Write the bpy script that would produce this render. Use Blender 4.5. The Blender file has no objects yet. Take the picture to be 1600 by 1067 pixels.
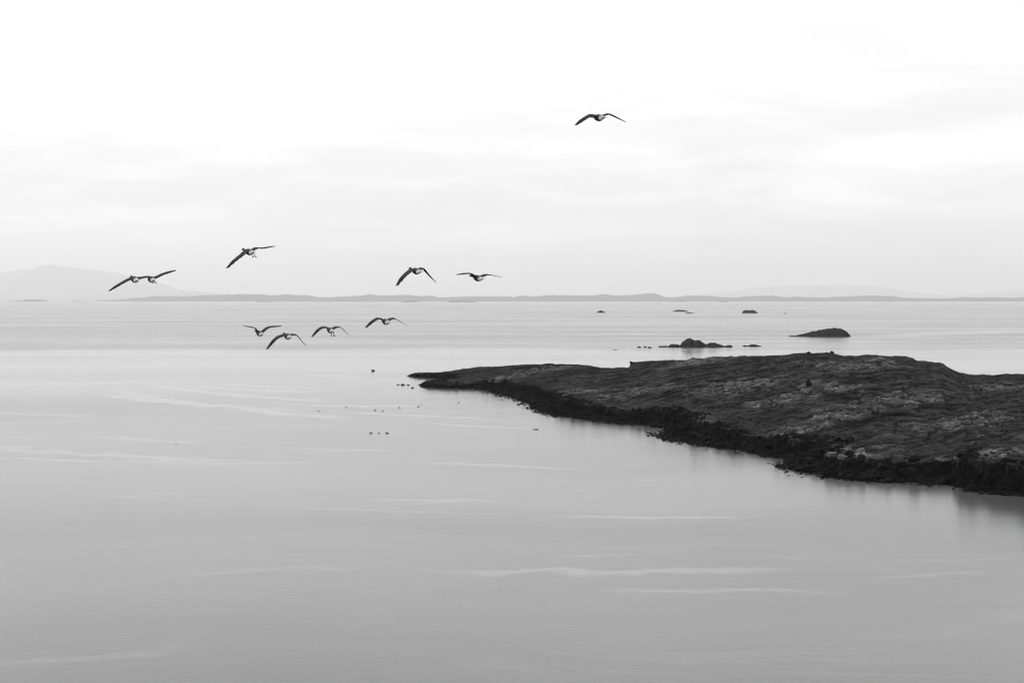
import bpy, bmesh, math, random
import numpy as np
from mathutils import Vector, Matrix

random.seed(7)
rng = np.random.default_rng(7)
scene = bpy.context.scene
col = scene.collection

# ------------------------------------------------------------------ camera
F = 2222.0            # focal length in pixels of the 1600 px wide photograph (50 mm on 36 mm)
HOR = 469.3           # row of the horizon
CH = 25.0             # eye height above the sea, standing on a sea cliff
cam_d = bpy.data.cameras.new('camera')
cam_d.sensor_width = 36.0
cam_d.lens = 50.0
cam_d.shift_y = -(533.5 - HOR) / 1600.0
cam_d.clip_start = 0.5
cam_d.clip_end = 250000.0
cam = bpy.data.objects.new('camera', cam_d)
cam.location = (0, 0, CH)
cam.rotation_euler = (math.radians(90), 0, 0)
col.objects.link(cam)
scene.camera = cam

# ------------------------------------------------------------------ sky and sun (overcast, black and white)
SUN_EL, SUN_AZ = math.radians(42), math.radians(-75)      # azimuth from +Y, to the left
world = bpy.data.worlds.new('World')
scene.world = world
world.use_nodes = True
nt = world.node_tree
nt.nodes.clear()


def N(tree, typ, **kw):
    n = tree.nodes.new(typ)
    for k, v in kw.items():
        setattr(n, k, v)
    return n


def math_node(tree, op, a, b=None, c=None, clamp=False):
    n = tree.nodes.new('ShaderNodeMath')
    n.operation = op
    n.use_clamp = clamp
    for i, v in enumerate((a, b, c)):
        if v is None:
            continue
        if isinstance(v, (int, float)):
            n.inputs[i].default_value = v
        else:
            tree.links.new(v, n.inputs[i])
    return n.outputs[0]


def map_range(tree, v, a, b, c, d, smooth=False):
    n = tree.nodes.new('ShaderNodeMapRange')
    n.interpolation_type = 'SMOOTHSTEP' if smooth else 'LINEAR'
    tree.links.new(v, n.inputs['Value'])
    for k, x in zip(('From Min', 'From Max', 'To Min', 'To Max'), (a, b, c, d)):
        n.inputs[k].default_value = x
    return n.outputs['Result']


def noise_node(tree, vec, scale, detail=4.0, rough=0.5, dist=0.0, typ='FBM'):
    n = tree.nodes.new('ShaderNodeTexNoise')
    n.noise_type = typ
    n.inputs['Scale'].default_value = scale
    n.inputs['Detail'].default_value = detail
    n.inputs['Roughness'].default_value = rough
    n.inputs['Distortion'].default_value = dist
    tree.links.new(vec, n.inputs['Vector'])
    return n.outputs['Fac']


def combine(tree, x, y, z=0.0):
    n = tree.nodes.new('ShaderNodeCombineXYZ')
    for i, v in enumerate((x, y, z)):
        if isinstance(v, (int, float)):
            n.inputs[i].default_value = v
        else:
            tree.links.new(v, n.inputs[i])
    return n.outputs[0]


def separate(tree, v):
    n = tree.nodes.new('ShaderNodeSeparateXYZ')
    tree.links.new(v, n.inputs[0])
    return n.outputs


out = N(nt, 'ShaderNodeOutputWorld')
bg = N(nt, 'ShaderNodeBackground')
bg.inputs['Strength'].default_value = 0.1
sky = N(nt, 'ShaderNodeTexSky', sky_type='NISHITA')
sky.sun_disc = False
sky.sun_elevation = SUN_EL
sky.sun_rotation = SUN_AZ
sky.altitude = 25.0
bw = N(nt, 'ShaderNodeRGBToBW')
nt.links.new(sky.outputs[0], bw.inputs[0])
tc = N(nt, 'ShaderNodeTexCoord')
sx, sy, sz = separate(nt, tc.outputs['Generated'])
zc = math_node(nt, 'MAXIMUM', sz, 0.0)
# cloud deck: brighter overhead than along the horizon
lum = map_range(nt, zc, 0.0, 1.0, 8.55, 17.2)          # overcast sky: the zenith nearly three times the horizon
den = math_node(nt, 'ADD', zc, 0.17)
cu = math_node(nt, 'DIVIDE', sx, den)
cv = math_node(nt, 'DIVIDE', sy, den)
cl1 = noise_node(nt, combine(nt, cu, math_node(nt, 'MULTIPLY', cv, 1.2), 43.0), 1.0, 6, 0.55, 0.6)
cl2 = noise_node(nt, combine(nt, cu, math_node(nt, 'MULTIPLY', cv, 1.7), 31.4), 2.1, 5, 0.55, 0.8)
m1 = map_range(nt, cl1, 0.34, 0.66, 0.89, 1.045, True)
m2 = map_range(nt, cl2, 0.42, 0.68, 0.95, 1.06, True)
deck = math_node(nt, 'MULTIPLY', math_node(nt, 'MULTIPLY', lum, m1), m2)
tot = math_node(nt, 'ADD', math_node(nt, 'MULTIPLY', deck, 0.85), math_node(nt, 'MULTIPLY', bw.outputs[0], 0.15))
nt.links.new(tot, bg.inputs['Color'])
nt.links.new(bg.outputs[0], out.inputs['Surface'])

sun_d = bpy.data.lights.new('sun', 'SUN')
sun_d.energy = 0.9
sun_d.angle = math.radians(25)
sun_d.color = (1.0, 1.0, 1.0)
sun = bpy.data.objects.new('sun', sun_d)
to_sun = Vector((math.sin(SUN_AZ) * math.cos(SUN_EL), math.cos(SUN_AZ) * math.cos(SUN_EL), math.sin(SUN_EL)))
sun.rotation_euler = to_sun.to_track_quat('Z', 'Y').to_euler()
col.objects.link(sun)

vs = scene.view_settings
scene.display_settings.display_device = 'sRGB'
vs.view_transform = 'Standard'
vs.look = 'None'
vs.exposure = 0.37
vs.gamma = 1.0
vs.use_curve_mapping = False
scene.render.engine = 'CYCLES'
scene.cycles.use_denoising = True
scene.cycles.volume_bounces = 2
scene.cycles.max_bounces = 8
scene.cycles.filter_width = 1.15


# ------------------------------------------------------------------ helpers
def tag(o, label=None, cat=None, group=None, kind=None):
    if label:
        o['label'] = label
    if cat:
        o['category'] = cat
    if group:
        o['group'] = group
    if kind:
        o['kind'] = kind
    return o


def link(name, me, mat=None, parent=None, loc=None):
    o = bpy.data.objects.new(name, me)
    col.objects.link(o)
    if mat is not None and me is not None and not me.materials:
        me.materials.append(mat)
    if parent is not None:
        o.parent = parent
    if loc is not None:
        o.location = loc
    return o


def mesh_np(name, verts, faces, attrs=None, smooth=True):
    """verts (n,3), faces (m,k) arrays -> mesh; attrs: per vertex floats"""
    me = bpy.data.meshes.new(name)
    verts = np.asarray(verts, dtype=np.float32)
    faces = np.asarray(faces, dtype=np.int32)
    m, k = faces.shape
    me.vertices.add(len(verts))
    me.vertices.foreach_set('co', verts.ravel())
    me.loops.add(m * k)
    me.loops.foreach_set('vertex_index', faces.ravel())
    me.polygons.add(m)
    me.polygons.foreach_set('loop_start', np.arange(0, m * k, k, dtype=np.int32))
    me.polygons.foreach_set('use_smooth', np.full(m, smooth))
    me.update(calc_edges=True)
    for nme, a in (attrs or {}).items():
        at = me.attributes.new(nme, 'FLOAT', 'POINT')
        at.data.foreach_set('value', np.asarray(a, dtype=np.float32).ravel())
    me.validate()
    return me


def _hash(ix, iy, seed):
    h = (ix.astype(np.int64) * 374761393 + iy.astype(np.int64) * 668265263 + seed * 1442695041) & 0xFFFFFFFF
    h = ((h ^ (h >> 13)) * 1274126177) & 0xFFFFFFFF
    h = h ^ (h >> 16)
    return h


def perlin(x, y, seed=0):
    x = np.asarray(x, float)
    y = np.asarray(y, float)
    ix, iy = np.floor(x), np.floor(y)
    fx, fy = x - ix, y - iy
    ux, uy = fx * fx * fx * (fx * (fx * 6 - 15) + 10), fy * fy * fy * (fy * (fy * 6 - 15) + 10)

    def g(dx, dy):
        a = _hash(ix + dx, iy + dy, seed) * (2 * math.pi / 4294967296.0)
        return np.cos(a) * (fx - dx) + np.sin(a) * (fy - dy)
    a, b, c, d = g(0, 0), g(1, 0), g(0, 1), g(1, 1)
    return (a + (b - a) * ux + (c - a) * uy + (a - b - c + d) * ux * uy) * 1.4


def fbm(x, y, octv=4, seed=0, gain=0.5):
    s, amp, t = 0.0, 1.0, 0.0
    for o in range(octv):
        s = s + amp * perlin(x * 2 ** o, y * 2 ** o, seed + o * 17)
        t += amp
        amp *= gain
    return s / t


def sstep(a, b, x):
    q = np.clip((x - a) / (b - a), 0, 1)
    return q * q * (3 - 2 * q)


def gp(px, py):
    """ground point on the sea under a photograph pixel"""
    d = CH * F / (py - HOR)
    return ((px - 800.0) / F * d, d)


def depth_of(py):
    return CH * F / (py - HOR)


def at(px, py, d):
    return Vector(((px - 800.0) / F * d, d, CH - (py - HOR) / F * d))


# ------------------------------------------------------------------ materials
def material(name):
    m = bpy.data.materials.new(name)
    m.use_nodes = True
    t = m.node_tree
    return m, t, t.nodes['Principled BSDF']


def grey(t, b, v):
    """value socket -> grey base colour"""
    t.links.new(combine(t, v, v, v), b.inputs['Base Color'])


# painted sheen of slicks on the bay: three points along each, width and strength
SLICK_LINES = [((600, 892), (950, 893), (1320, 886), 9, 0.8), ((900, 926), (1150, 922), (1345, 928), 6, 0.6), ((560, 780), (680, 782), (800, 784), 4, 0.7), ((840, 808), (1020, 808), (1200, 808), 3, 0.9),
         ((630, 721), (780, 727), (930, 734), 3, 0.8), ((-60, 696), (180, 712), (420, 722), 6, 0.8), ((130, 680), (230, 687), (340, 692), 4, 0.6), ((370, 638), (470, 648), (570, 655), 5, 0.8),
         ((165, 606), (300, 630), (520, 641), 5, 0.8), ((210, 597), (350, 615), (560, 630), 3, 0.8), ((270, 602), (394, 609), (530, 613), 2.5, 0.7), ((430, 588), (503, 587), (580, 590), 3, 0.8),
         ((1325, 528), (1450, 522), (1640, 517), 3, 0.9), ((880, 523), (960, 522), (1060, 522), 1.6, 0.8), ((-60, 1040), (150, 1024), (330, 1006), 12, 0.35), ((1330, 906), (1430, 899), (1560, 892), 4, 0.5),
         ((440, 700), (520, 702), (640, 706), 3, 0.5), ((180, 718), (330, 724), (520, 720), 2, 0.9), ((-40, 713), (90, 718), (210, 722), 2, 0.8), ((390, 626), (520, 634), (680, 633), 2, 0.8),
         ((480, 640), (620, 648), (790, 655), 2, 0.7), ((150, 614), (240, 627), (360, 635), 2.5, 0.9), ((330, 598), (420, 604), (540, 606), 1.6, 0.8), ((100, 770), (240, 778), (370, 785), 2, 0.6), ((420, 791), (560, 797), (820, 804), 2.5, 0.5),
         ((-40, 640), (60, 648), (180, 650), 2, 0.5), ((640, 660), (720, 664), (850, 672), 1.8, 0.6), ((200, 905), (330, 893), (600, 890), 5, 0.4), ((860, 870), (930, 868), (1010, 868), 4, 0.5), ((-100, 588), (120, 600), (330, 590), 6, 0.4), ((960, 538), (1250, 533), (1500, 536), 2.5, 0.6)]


def mat_sea():
    m, t, b = material('sea_water')
    b.inputs['IOR'].default_value = 1.333
    geo = N(t, 'ShaderNodeNewGeometry')
    x, y, z = separate(t, geo.outputs['Position'])
    # slow meander of every streak
    wx = noise_node(t, combine(t, math_node(t, 'MULTIPLY', x, 1 / 95), math_node(t, 'MULTIPLY', y, 1 / 130)), 1.0, 2, 0.5)
    wob = math_node(t, 'MULTIPLY', math_node(t, 'SUBTRACT', wx, 0.5), 95.0)
    yy = math_node(t, 'ADD', y, wob)
    # thin bright slicks
    s1 = noise_node(t, combine(t, math_node(t, 'MULTIPLY', x, 1 / 110), math_node(t, 'MULTIPLY', yy, 1 / 24)), 1.0, 3, 0.55)
    r1 = math_node(t, 'ABSOLUTE', math_node(t, 'SUBTRACT', s1, 0.5))
    line = map_range(t, r1, 0.0, 0.02, 1.0, 0.0, True)
    gate = noise_node(t, combine(t, math_node(t, 'MULTIPLY', x, 1 / 60), math_node(t, 'MULTIPLY', yy, 1 / 30), 5.0), 1.0, 2, 0.5)
    line = math_node(t, 'MULTIPLY', line, map_range(t, gate, 0.46, 0.62, 0.0, 1.0, True))
    q1 = noise_node(t, combine(t, math_node(t, 'MULTIPLY', x, 1 / 70), math_node(t, 'MULTIPLY', yy, 1 / 11), 4.0), 1.0, 2, 0.5)
    q2 = map_range(t, math_node(t, 'ABSOLUTE', math_node(t, 'SUBTRACT', q1, 0.5)), 0.0, 0.016, 1.0, 0.0, True)
    gate2 = noise_node(t, combine(t, math_node(t, 'MULTIPLY', x, 1 / 80), math_node(t, 'MULTIPLY', yy, 1 / 40), 15.0), 1.0, 2, 0.5)
    q2 = math_node(t, 'MULTIPLY', q2, map_range(t, gate2, 0.5, 0.64, 0.0, 0.85, True))
    line = math_node(t, 'MAXIMUM', line, q2)
    # broad calm and ruffled fields
    s2 = noise_node(t, combine(t, math_node(t, 'MULTIPLY', x, 1 / 420), math_node(t, 'MULTIPLY', yy, 1 / 85), 9.0), 1.0, 4, 0.55)
    fieldv = map_range(t, s2, 0.38, 0.62, 0.0, 1.0, True)
    # wind reaches the open water beyond the lee of the island
    far = map_range(t, math_node(t, 'ADD', y, math_node(t, 'MULTIPLY', wob, 2.2)), 560.0, 900.0, 0.0, 1.0, True)
    s3 = noise_node(t, combine(t, math_node(t, 'MULTIPLY', x, 1 / 600), math_node(t, 'MULTIPLY', yy, 1 / 230), 2.0), 1.0, 4, 0.6)
    farv = math_node(t, 'MULTIPLY', far, map_range(t, s3, 0.35, 0.62, 0.4, 1.0, True))
    # sheen of smooth slicks on the water, painted into the base colour
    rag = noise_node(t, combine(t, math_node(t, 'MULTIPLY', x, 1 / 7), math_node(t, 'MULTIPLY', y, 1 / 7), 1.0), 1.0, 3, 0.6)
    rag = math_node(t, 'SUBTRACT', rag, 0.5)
    slick_sheen = None
    for (pa, pm, pb, thick, amt) in SLICK_LINES:
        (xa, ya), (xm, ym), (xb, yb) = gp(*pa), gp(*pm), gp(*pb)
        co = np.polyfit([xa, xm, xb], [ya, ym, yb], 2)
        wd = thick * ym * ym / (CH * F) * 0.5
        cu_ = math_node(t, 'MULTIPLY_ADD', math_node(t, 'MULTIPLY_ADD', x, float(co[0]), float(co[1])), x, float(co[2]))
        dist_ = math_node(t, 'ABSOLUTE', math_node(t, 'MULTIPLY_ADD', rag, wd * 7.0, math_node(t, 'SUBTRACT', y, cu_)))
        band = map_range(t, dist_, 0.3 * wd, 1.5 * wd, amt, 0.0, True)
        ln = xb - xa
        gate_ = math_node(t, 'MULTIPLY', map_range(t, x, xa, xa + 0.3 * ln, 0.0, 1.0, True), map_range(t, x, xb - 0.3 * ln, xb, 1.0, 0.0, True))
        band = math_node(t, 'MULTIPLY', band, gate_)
        slick_sheen = band if slick_sheen is None else math_node(t, 'MAXIMUM', slick_sheen, band)
    slick_sheen = math_node(t, 'MAXIMUM', slick_sheen, math_node(t, 'MULTIPLY', line, 0.22))
    body = math_node(t, 'MULTIPLY_ADD', slick_sheen, 0.075, math_node(t, 'MULTIPLY_ADD', fieldv, -0.03, 0.085))  # brighter reflection of slicks and calm fields is put into the base colour
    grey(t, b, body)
    line = slick_sheen
    rough = math_node(t, 'ADD', 0.11, math_node(t, 'MULTIPLY', fieldv, 0.04))
    rough = math_node(t, 'ADD', rough, math_node(t, 'MULTIPLY', farv, 0.10))
    rough = math_node(t, 'SUBTRACT', rough, math_node(t, 'MULTIPLY', line, 0.085))
    # glassy water in the lee of the headland, up to the wind line
    yw = math_node(t, 'ADD', y, math_node(t, 'MULTIPLY', wob, 1.6))
    calm = math_node(t, 'MULTIPLY', map_range(t, yw, 330.0, 500.0, 0.0, 1.0, True), map_range(t, yw, 690.0, 760.0, 1.0, 0.0, True))
    rough = math_node(t, 'SUBTRACT', rough, math_node(t, 'MULTIPLY', calm, 0.055))
    rough = math_node(t, 'MAXIMUM', rough, 0.02)
    t.links.new(rough, b.inputs['Roughness'])
    # ripples
    w1 = noise_node(t, combine(t, math_node(t, 'MULTIPLY', x, 1.5), math_node(t, 'MULTIPLY', y, 2.1)), 1.0, 4, 0.6)
    w2 = noise_node(t, combine(t, math_node(t, 'MULTIPLY', x, 0.12), math_node(t, 'MULTIPLY', y, 0.2)), 1.0, 3, 0.5)
    h = math_node(t, 'ADD', math_node(t, 'MULTIPLY', w1, 0.021), math_node(t, 'MULTIPLY', w2, 0.03))
    bp = N(t, 'ShaderNodeBump')
    bp.inputs['Distance'].default_value = 1.0
    t.links.new(math_node(t, 'SUBTRACT', math_node(t, 'SUBTRACT', 0.8, math_node(t, 'MULTIPLY', line, 0.3)), math_node(t, 'MULTIPLY', calm, 0.35)), bp.inputs['Strength'])
    t.links.new(h, bp.inputs['Height'])
    t.links.new(bp.outputs[0], b.inputs['Normal'])
    return m


def mat_land():
    """tone attribute carries the ground cover: turf, lichened rock, black wet rock"""
    m, t, b = material('turf_and_rock')
    a = N(t, 'ShaderNodeAttribute', attribute_name='tone')
    geo = N(t, 'ShaderNodeNewGeometry')
    n1 = noise_node(t, geo.outputs['Position'], 1.6, 5, 0.65)
    n2 = noise_node(t, geo.outputs['Position'], 0.22, 4, 0.6)
    k = math_node(t, 'MULTIPLY', map_range(t, n1, 0.36, 0.68, 0.12, 2.1), map_range(t, n2, 0.3, 0.7, 0.55, 1.4))
    grey(t, b, math_node(t, 'MULTIPLY', a.outputs['Fac'], k))
    b.inputs['Roughness'].default_value = 0.95
    b.inputs['Specular IOR Level'].default_value = 0.02
    bp = N(t, 'ShaderNodeBump')
    bp.inputs['Distance'].default_value = 0.25
    bp.inputs['Strength'].default_value = 0.8
    t.links.new(noise_node(t, geo.outputs['Position'], 3.5, 5, 0.65), bp.inputs['Height'])
    t.links.new(bp.outputs[0], b.inputs['Normal'])
    return m


def mat_rock(name, tone, rough=0.75, scale=2.2, spec=0.3):
    m, t, b = material(name)
    tcn = N(t, 'ShaderNodeTexCoord')
    oi = N(t, 'ShaderNodeObjectInfo')
    geo = N(t, 'ShaderNodeNewGeometry')
    n1 = noise_node(t, geo.outputs['Position'], scale, 5, 0.65)
    k = math_node(t, 'MULTIPLY', map_range(t, n1, 0.3, 0.7, 0.4 * tone, 1.7 * tone), map_range(t, oi.outputs['Random'], 0, 1, 0.65, 1.35))
    grey(t, b, k)
    b.inputs['Roughness'].default_value = rough
    b.inputs['Specular IOR Level'].default_value = spec
    bp = N(t, 'ShaderNodeBump')
    bp.inputs['Distance'].default_value = 0.1
    bp.inputs['Strength'].default_value = 0.7
    t.links.new(noise_node(t, geo.outputs['Position'], scale * 3, 4, 0.6), bp.inputs['Height'])
    t.links.new(bp.outputs[0], b.inputs['Normal'])
    return m


def mat_plumage():
    m, t, b = material('plumage')
    a = N(t, 'ShaderNodeAttribute', attribute_name='tone')
    tcn = N(t, 'ShaderNodeTexCoord')
    n1 = noise_node(t, tcn.outputs['Object'], 45.0, 3, 0.6)
    grey(t, b, math_node(t, 'MULTIPLY', a.outputs['Fac'], map_range(t, n1, 0.3, 0.7, 0.75, 1.2)))
    b.inputs['Roughness'].default_value = 0.85
    b.inputs['Specular IOR Level'].default_value = 0.05
    return m


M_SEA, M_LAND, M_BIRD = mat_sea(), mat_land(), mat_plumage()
M_BOULDER = mat_rock('wet_black_boulder', 0.005, 0.8, 2.2, 0.02)
M_SLAB = mat_rock('lichened_slab', 0.06, 0.95, 3.0, 0.02)
M_SEAROCK = mat_rock('dark_sea_rock', 0.01, 0.7, 2.2, 0.12)
M_PALE = mat_rock('pale_droppings', 0.45, 0.9)
M_ISLET = mat_rock('islet_rock', 0.016, 0.95, 0.35, 0.02)
M_HILL = mat_rock('far_moorland', 0.05, 0.95, 0.004, 0.02)
M_BILL = mat_rock('bill_and_feet', 0.2, 0.6, 30)
M_DRIFT = mat_rock('wet_driftwood', 0.03, 0.7, 5)

# ------------------------------------------------------------------ the sea
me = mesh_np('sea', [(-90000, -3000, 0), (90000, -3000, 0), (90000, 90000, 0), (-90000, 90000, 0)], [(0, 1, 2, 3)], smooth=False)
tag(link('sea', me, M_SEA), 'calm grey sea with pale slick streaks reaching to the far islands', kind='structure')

# ------------------------------------------------------------------ far land


def ridge(name, profile, base_d, thick, seed, label, base_h=0.0, step=1.2):
    """a low range of hills: crest rows read along the horizon, given real distance, height and depth"""
    pxs = np.array([p[0] for p in profile], float)
    pys = np.array([p[1] for p in profile], float)
    u = np.arange(pxs[0], pxs[-1] + step, step)
    crest = CH - (np.interp(u, pxs, pys) - HOR) / F * base_d
    crest = crest + base_d / F * (1.3 * fbm(u / 13, u * 0 + seed + 0.37, 4, seed, 0.65))
    v = np.linspace(-1, 1, 25)
    U, V = np.meshgrid(u, v, indexing='ij')
    D = base_d + V * thick
    X = (U - 800.0) / F * base_d
    shape = np.clip(1 - np.abs(V) ** 1.6, 0, 1) ** 0.75
    C = np.repeat(crest[:, None], len(v), 1)
    nz = fbm(X / (thick * 0.45), D / (thick * 0.45), 4, seed)
    Z = C * shape * (1 + 0.35 * nz * (1 - shape)) + np.minimum(C, 40) * 0.10 * nz * shape - 3.0 * (1 - shape)
    ends = np.minimum(sstep(0, 1, (U - u[0]) / 12.0), sstep(0, 1, (u[-1] - U) / 12.0))
    Z = Z * ends - 1.0 * (1 - ends)
    Z = np.maximum(Z, -1.5)
    nu, nv = U.shape
    idx = np.arange(nu * nv).reshape(nu, nv)
    faces = np.stack([idx[:-1, :-1], idx[1:, :-1], idx[1:, 1:], idx[:-1, 1:]], -1).reshape(-1, 4)
    me = mesh_np(name, np.stack([X, D, Z], -1).reshape(-1, 3), faces)
    return tag(link(name, me, M_HILL), label, kind='structure')


mountain = [(-260, 440), (-150, 437), (-70, 432), (0, 427), (19, 423), (45, 421), (62, 420), (70, 415), (84, 413), (97, 417), (140, 421), (181, 426),
            (194, 430), (225, 436), (250, 443), (266, 451), (290, 454), (312, 455), (353, 459.5), (400, 464), (430, 466.5)]
ridge('mountain', mountain, 68000, 5000, 3, 'broad pale flat-topped mountain in the haze at the left')
low = [(150, 470.5), (175, 469), (203, 466.5), (225, 465.5), (247, 462.5), (270, 463), (300, 462.5), (331, 461), (355, 460.2), (375, 459.5), (397, 459.5), (422, 461.3), (445, 460.4),
       (477, 461), (495, 464), (519, 464), (553, 462.5), (580, 460), (594, 462), (635, 460.5), (656, 463), (673, 462), (690, 464.6),
       (732, 463), (759, 462.9), (804, 464), (814, 462), (835, 463), (862, 461), (890, 461.2), (924, 461.5), (945, 460), (966, 462), (1000, 459.5),
       (1015, 457.5), (1026, 459.3), (1037, 464), (1052, 464.6), (1075, 462), (1105, 462.3), (1146, 465.3), (1169, 463), (1206, 462), (1229, 465),
       (1244, 463.5), (1281, 465), (1326, 463), (1356, 461.6), (1394, 462.7), (1405, 465.3), (1480, 466.8), (1510, 463.8), (1532, 465.7),
       (1551, 464), (1570, 466), (1600, 464.6), (1650, 463), (1720, 465), (1800, 462), (1900, 464)]
ridge('mountain', [(1000, 466), (1060, 463), (1120, 457), (1180, 450), (1240, 446), (1320, 445), (1370, 447), (1400, 453), (1440, 459), (1500, 462), (1560, 457), (1600, 454), (1700, 448), (1850, 445)],
      84000, 5000, 5, 'barely visible mountain range in the haze behind the hills at the right')
ridge('hills', low, 30500, 1150, 11, 'long low chain of grey hills along the horizon')
ridge('hills', [(-260, 468), (-100, 466.8), (20, 467.2), (90, 466.6), (160, 466.9), (220, 467.6)], 55000, 1500, 23, 'faint low shore beneath the pale mountain')


def islet(name, profile, water, label, seed, cat='islet', mat=None, depth_ratio=0.5, rough=0.25, nu=70, nv=26, group=None):
    """a rocky islet: skyline read left to right, waterline row gives its distance"""
    d = depth_of(water)
    pxs = np.array([p[0] for p in profile], float)
    hs = (water - np.array([p[1] for p in profile], float)) / F * d
    w = (pxs[-1] - pxs[0]) / F * d
    u = np.linspace(pxs[0], pxs[-1], nu)
    h = np.interp(u, pxs, hs)
    v = np.linspace(-1, 1, nv)
    half = np.maximum(h * 1.6, w * depth_ratio * 0.5 * np.sqrt(np.clip(1 - ((u - u.mean()) / (u[-1] - u[0]) * 2) ** 2, 0.02, 1)))
    U, V = np.meshgrid(u, v, indexing='ij')
    X = (U - 800.0) / F * d
    Y = d + half.mean() * 0.6 + V * half[:, None]
    nz = fbm(X / (w * 0.07), Y / (w * 0.07), 4, seed, 0.6)
    shape = np.clip(1 - np.abs(V) ** 2.2, 0, 1) ** 0.8
    H = np.repeat(h[:, None], nv, 1)
    blk = np.maximum(fbm(X / (w * 0.03) + 9, Y / (w * 0.03), 3, seed + 3, 0.6), -0.3)
    Z = H * shape * (1 + rough * nz) + rough * 0.9 * blk * np.sqrt(np.maximum(H, 0) * H.max()) * shape - 0.06 * H.max() * (1 - shape) * 2
    Z[0, :] = -0.1 * H.max()
    Z[-1, :] = -0.1 * H.max()
    Z = np.maximum(Z, -1.2)
    idx = np.arange(nu * nv).reshape(nu, nv)
    faces = np.stack([idx[:-1, :-1], idx[1:, :-1], idx[1:, 1:], idx[:-1, 1:]], -1).reshape(-1, 4)
    c = Vector((X.mean(), Y.mean(), 0))
    P = np.stack([X - c.x, Y - c.y, Z], -1).reshape(-1, 3)
    me = mesh_np(name, P, faces)
    return tag(link(name, me, mat or M_ISLET, loc=c), label, cat, group)


FAR = [
    ('low_islet', [(8, 470.6), (14, 470), (22, 470), (27, 468.8), (31, 469.4), (40, 468), (52, 467.6), (66, 468), (74, 470.4)], 471, 'low grey islet on the horizon below the pale mountain'),
    ('low_islet', [(113, 471), (120, 470), (128, 470.3), (133, 471)], 471.3, 'faint sliver of skerry right of the leftmost horizon islet'),
    ('low_islet', [(398, 471), (404, 469.8), (414, 469.6), (422, 470), (425, 471)], 471.4, 'flat far islet beneath the bird with trailing feet'),
    ('low_islet', [(488, 470.7), (510, 469.6), (540, 469.7), (570, 469.9), (588, 470.7)], 471, 'long thin skerry at the foot of the far hills'),
    ('low_islet', [(625, 471.2), (632, 469.6), (645, 469.2), (653, 471.2)], 471.6, 'small far islet straight below the bird with steep wings'),
    ('low_islet', [(699, 471.4), (705, 469.8), (718, 469.6), (732, 470.2), (745, 471.4)], 471.7, 'wedge-shaped far islet below the bird with level wings'),
    ('low_islet', [(1045, 471), (1052, 469.7), (1068, 469.8), (1076, 471)], 471.2, 'faint flat islet on the horizon right of the highest hill'),
    ('low_islet', [(1124, 471.2), (1129, 470), (1134, 470), (1138, 471.2)], 471.5, 'tiny far islet before the middle of the right-hand hills'),
]
for i, (nm, pr, wl, lb) in enumerate(FAR):
    islet(nm, [(a_, b_ + 0.4) for a_, b_ in pr], wl + 0.4, lb, 40 + i, rough=0.1, nu=40, nv=16, depth_ratio=0.3, group='low islets along the horizon')

islet('rocky_islet', [(1234, 525.6), (1240, 524.6), (1246, 524.8), (1253, 523), (1262, 521.5), (1272, 518.5), (1282, 517), (1291, 515), (1302, 513.9), (1314, 513.8), (1321, 516), (1326, 519), (1329, 522), (1332, 525.6)],
      526.2, 'largest offshore islet, humped at the right with a long low tail', 61, rough=0.22, nu=200, nv=80)
islet('rocky_islet', [(1029, 542), (1034, 540.8), (1040, 540.6), (1044, 541.6), (1050, 538.8), (1057, 539), (1064, 540), (1068, 534.5), (1074, 531.5), (1080, 530.6), (1086, 533), (1093, 533.4), (1099, 536), (1105, 539.5), (1112, 536.6),
                      (1121, 537.5), (1128, 539.6), (1133, 541), (1139, 539.6), (1143, 540), (1147, 542)], 542.5, 'jagged dark islet with a knobbly hump just beyond the headland', 62, rough=0.5, nu=180, nv=50, depth_ratio=0.3)
islet('rocky_islet', [(1160, 541), (1164, 539.4), (1169, 540.4), (1174, 538.4), (1180, 538.3), (1185, 539.6), (1191, 541)], 541.3, 'low broken skerry between the two larger dark islets', 63, rough=0.4, nu=60, nv=20, depth_ratio=0.3)
islet('rocky_islet', [(932, 488.3), (935, 486.2), (938, 485.2), (941, 485.6), (944, 487), (946, 488.3)], 488.6, 'small round islet alone in the middle of the open water', 64, nu=40, nv=20)
islet('rocky_islet', [(1051, 486.4), (1056, 484.8), (1062, 484.3), (1070, 484.6), (1077, 486.4)], 486.8, 'flat pale-topped islet between the small round one and the boxy one', 65, nu=40, nv=20)
islet('rocky_islet', [(1070, 489.3), (1075, 488.2), (1081, 488.7), (1086, 489.3)], 489.6, 'thin skerry just in front of the flat islet', 66, nu=40, nv=16)
islet('rocky_islet', [(1160, 489), (1162, 485.6), (1167, 484.4), (1172, 485.4), (1176, 484.2), (1181, 486), (1185, 489)], 489.3, 'boxy dark far islet with a notched top', 67, nu=50, nv=20)
islet('rocky_islet', [(1224, 489.9), (1227, 488.9), (1230, 489.9)], 490.2, 'tiny dark speck of rock right of the boxy islet', 68, nu=16, nv=10)

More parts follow.
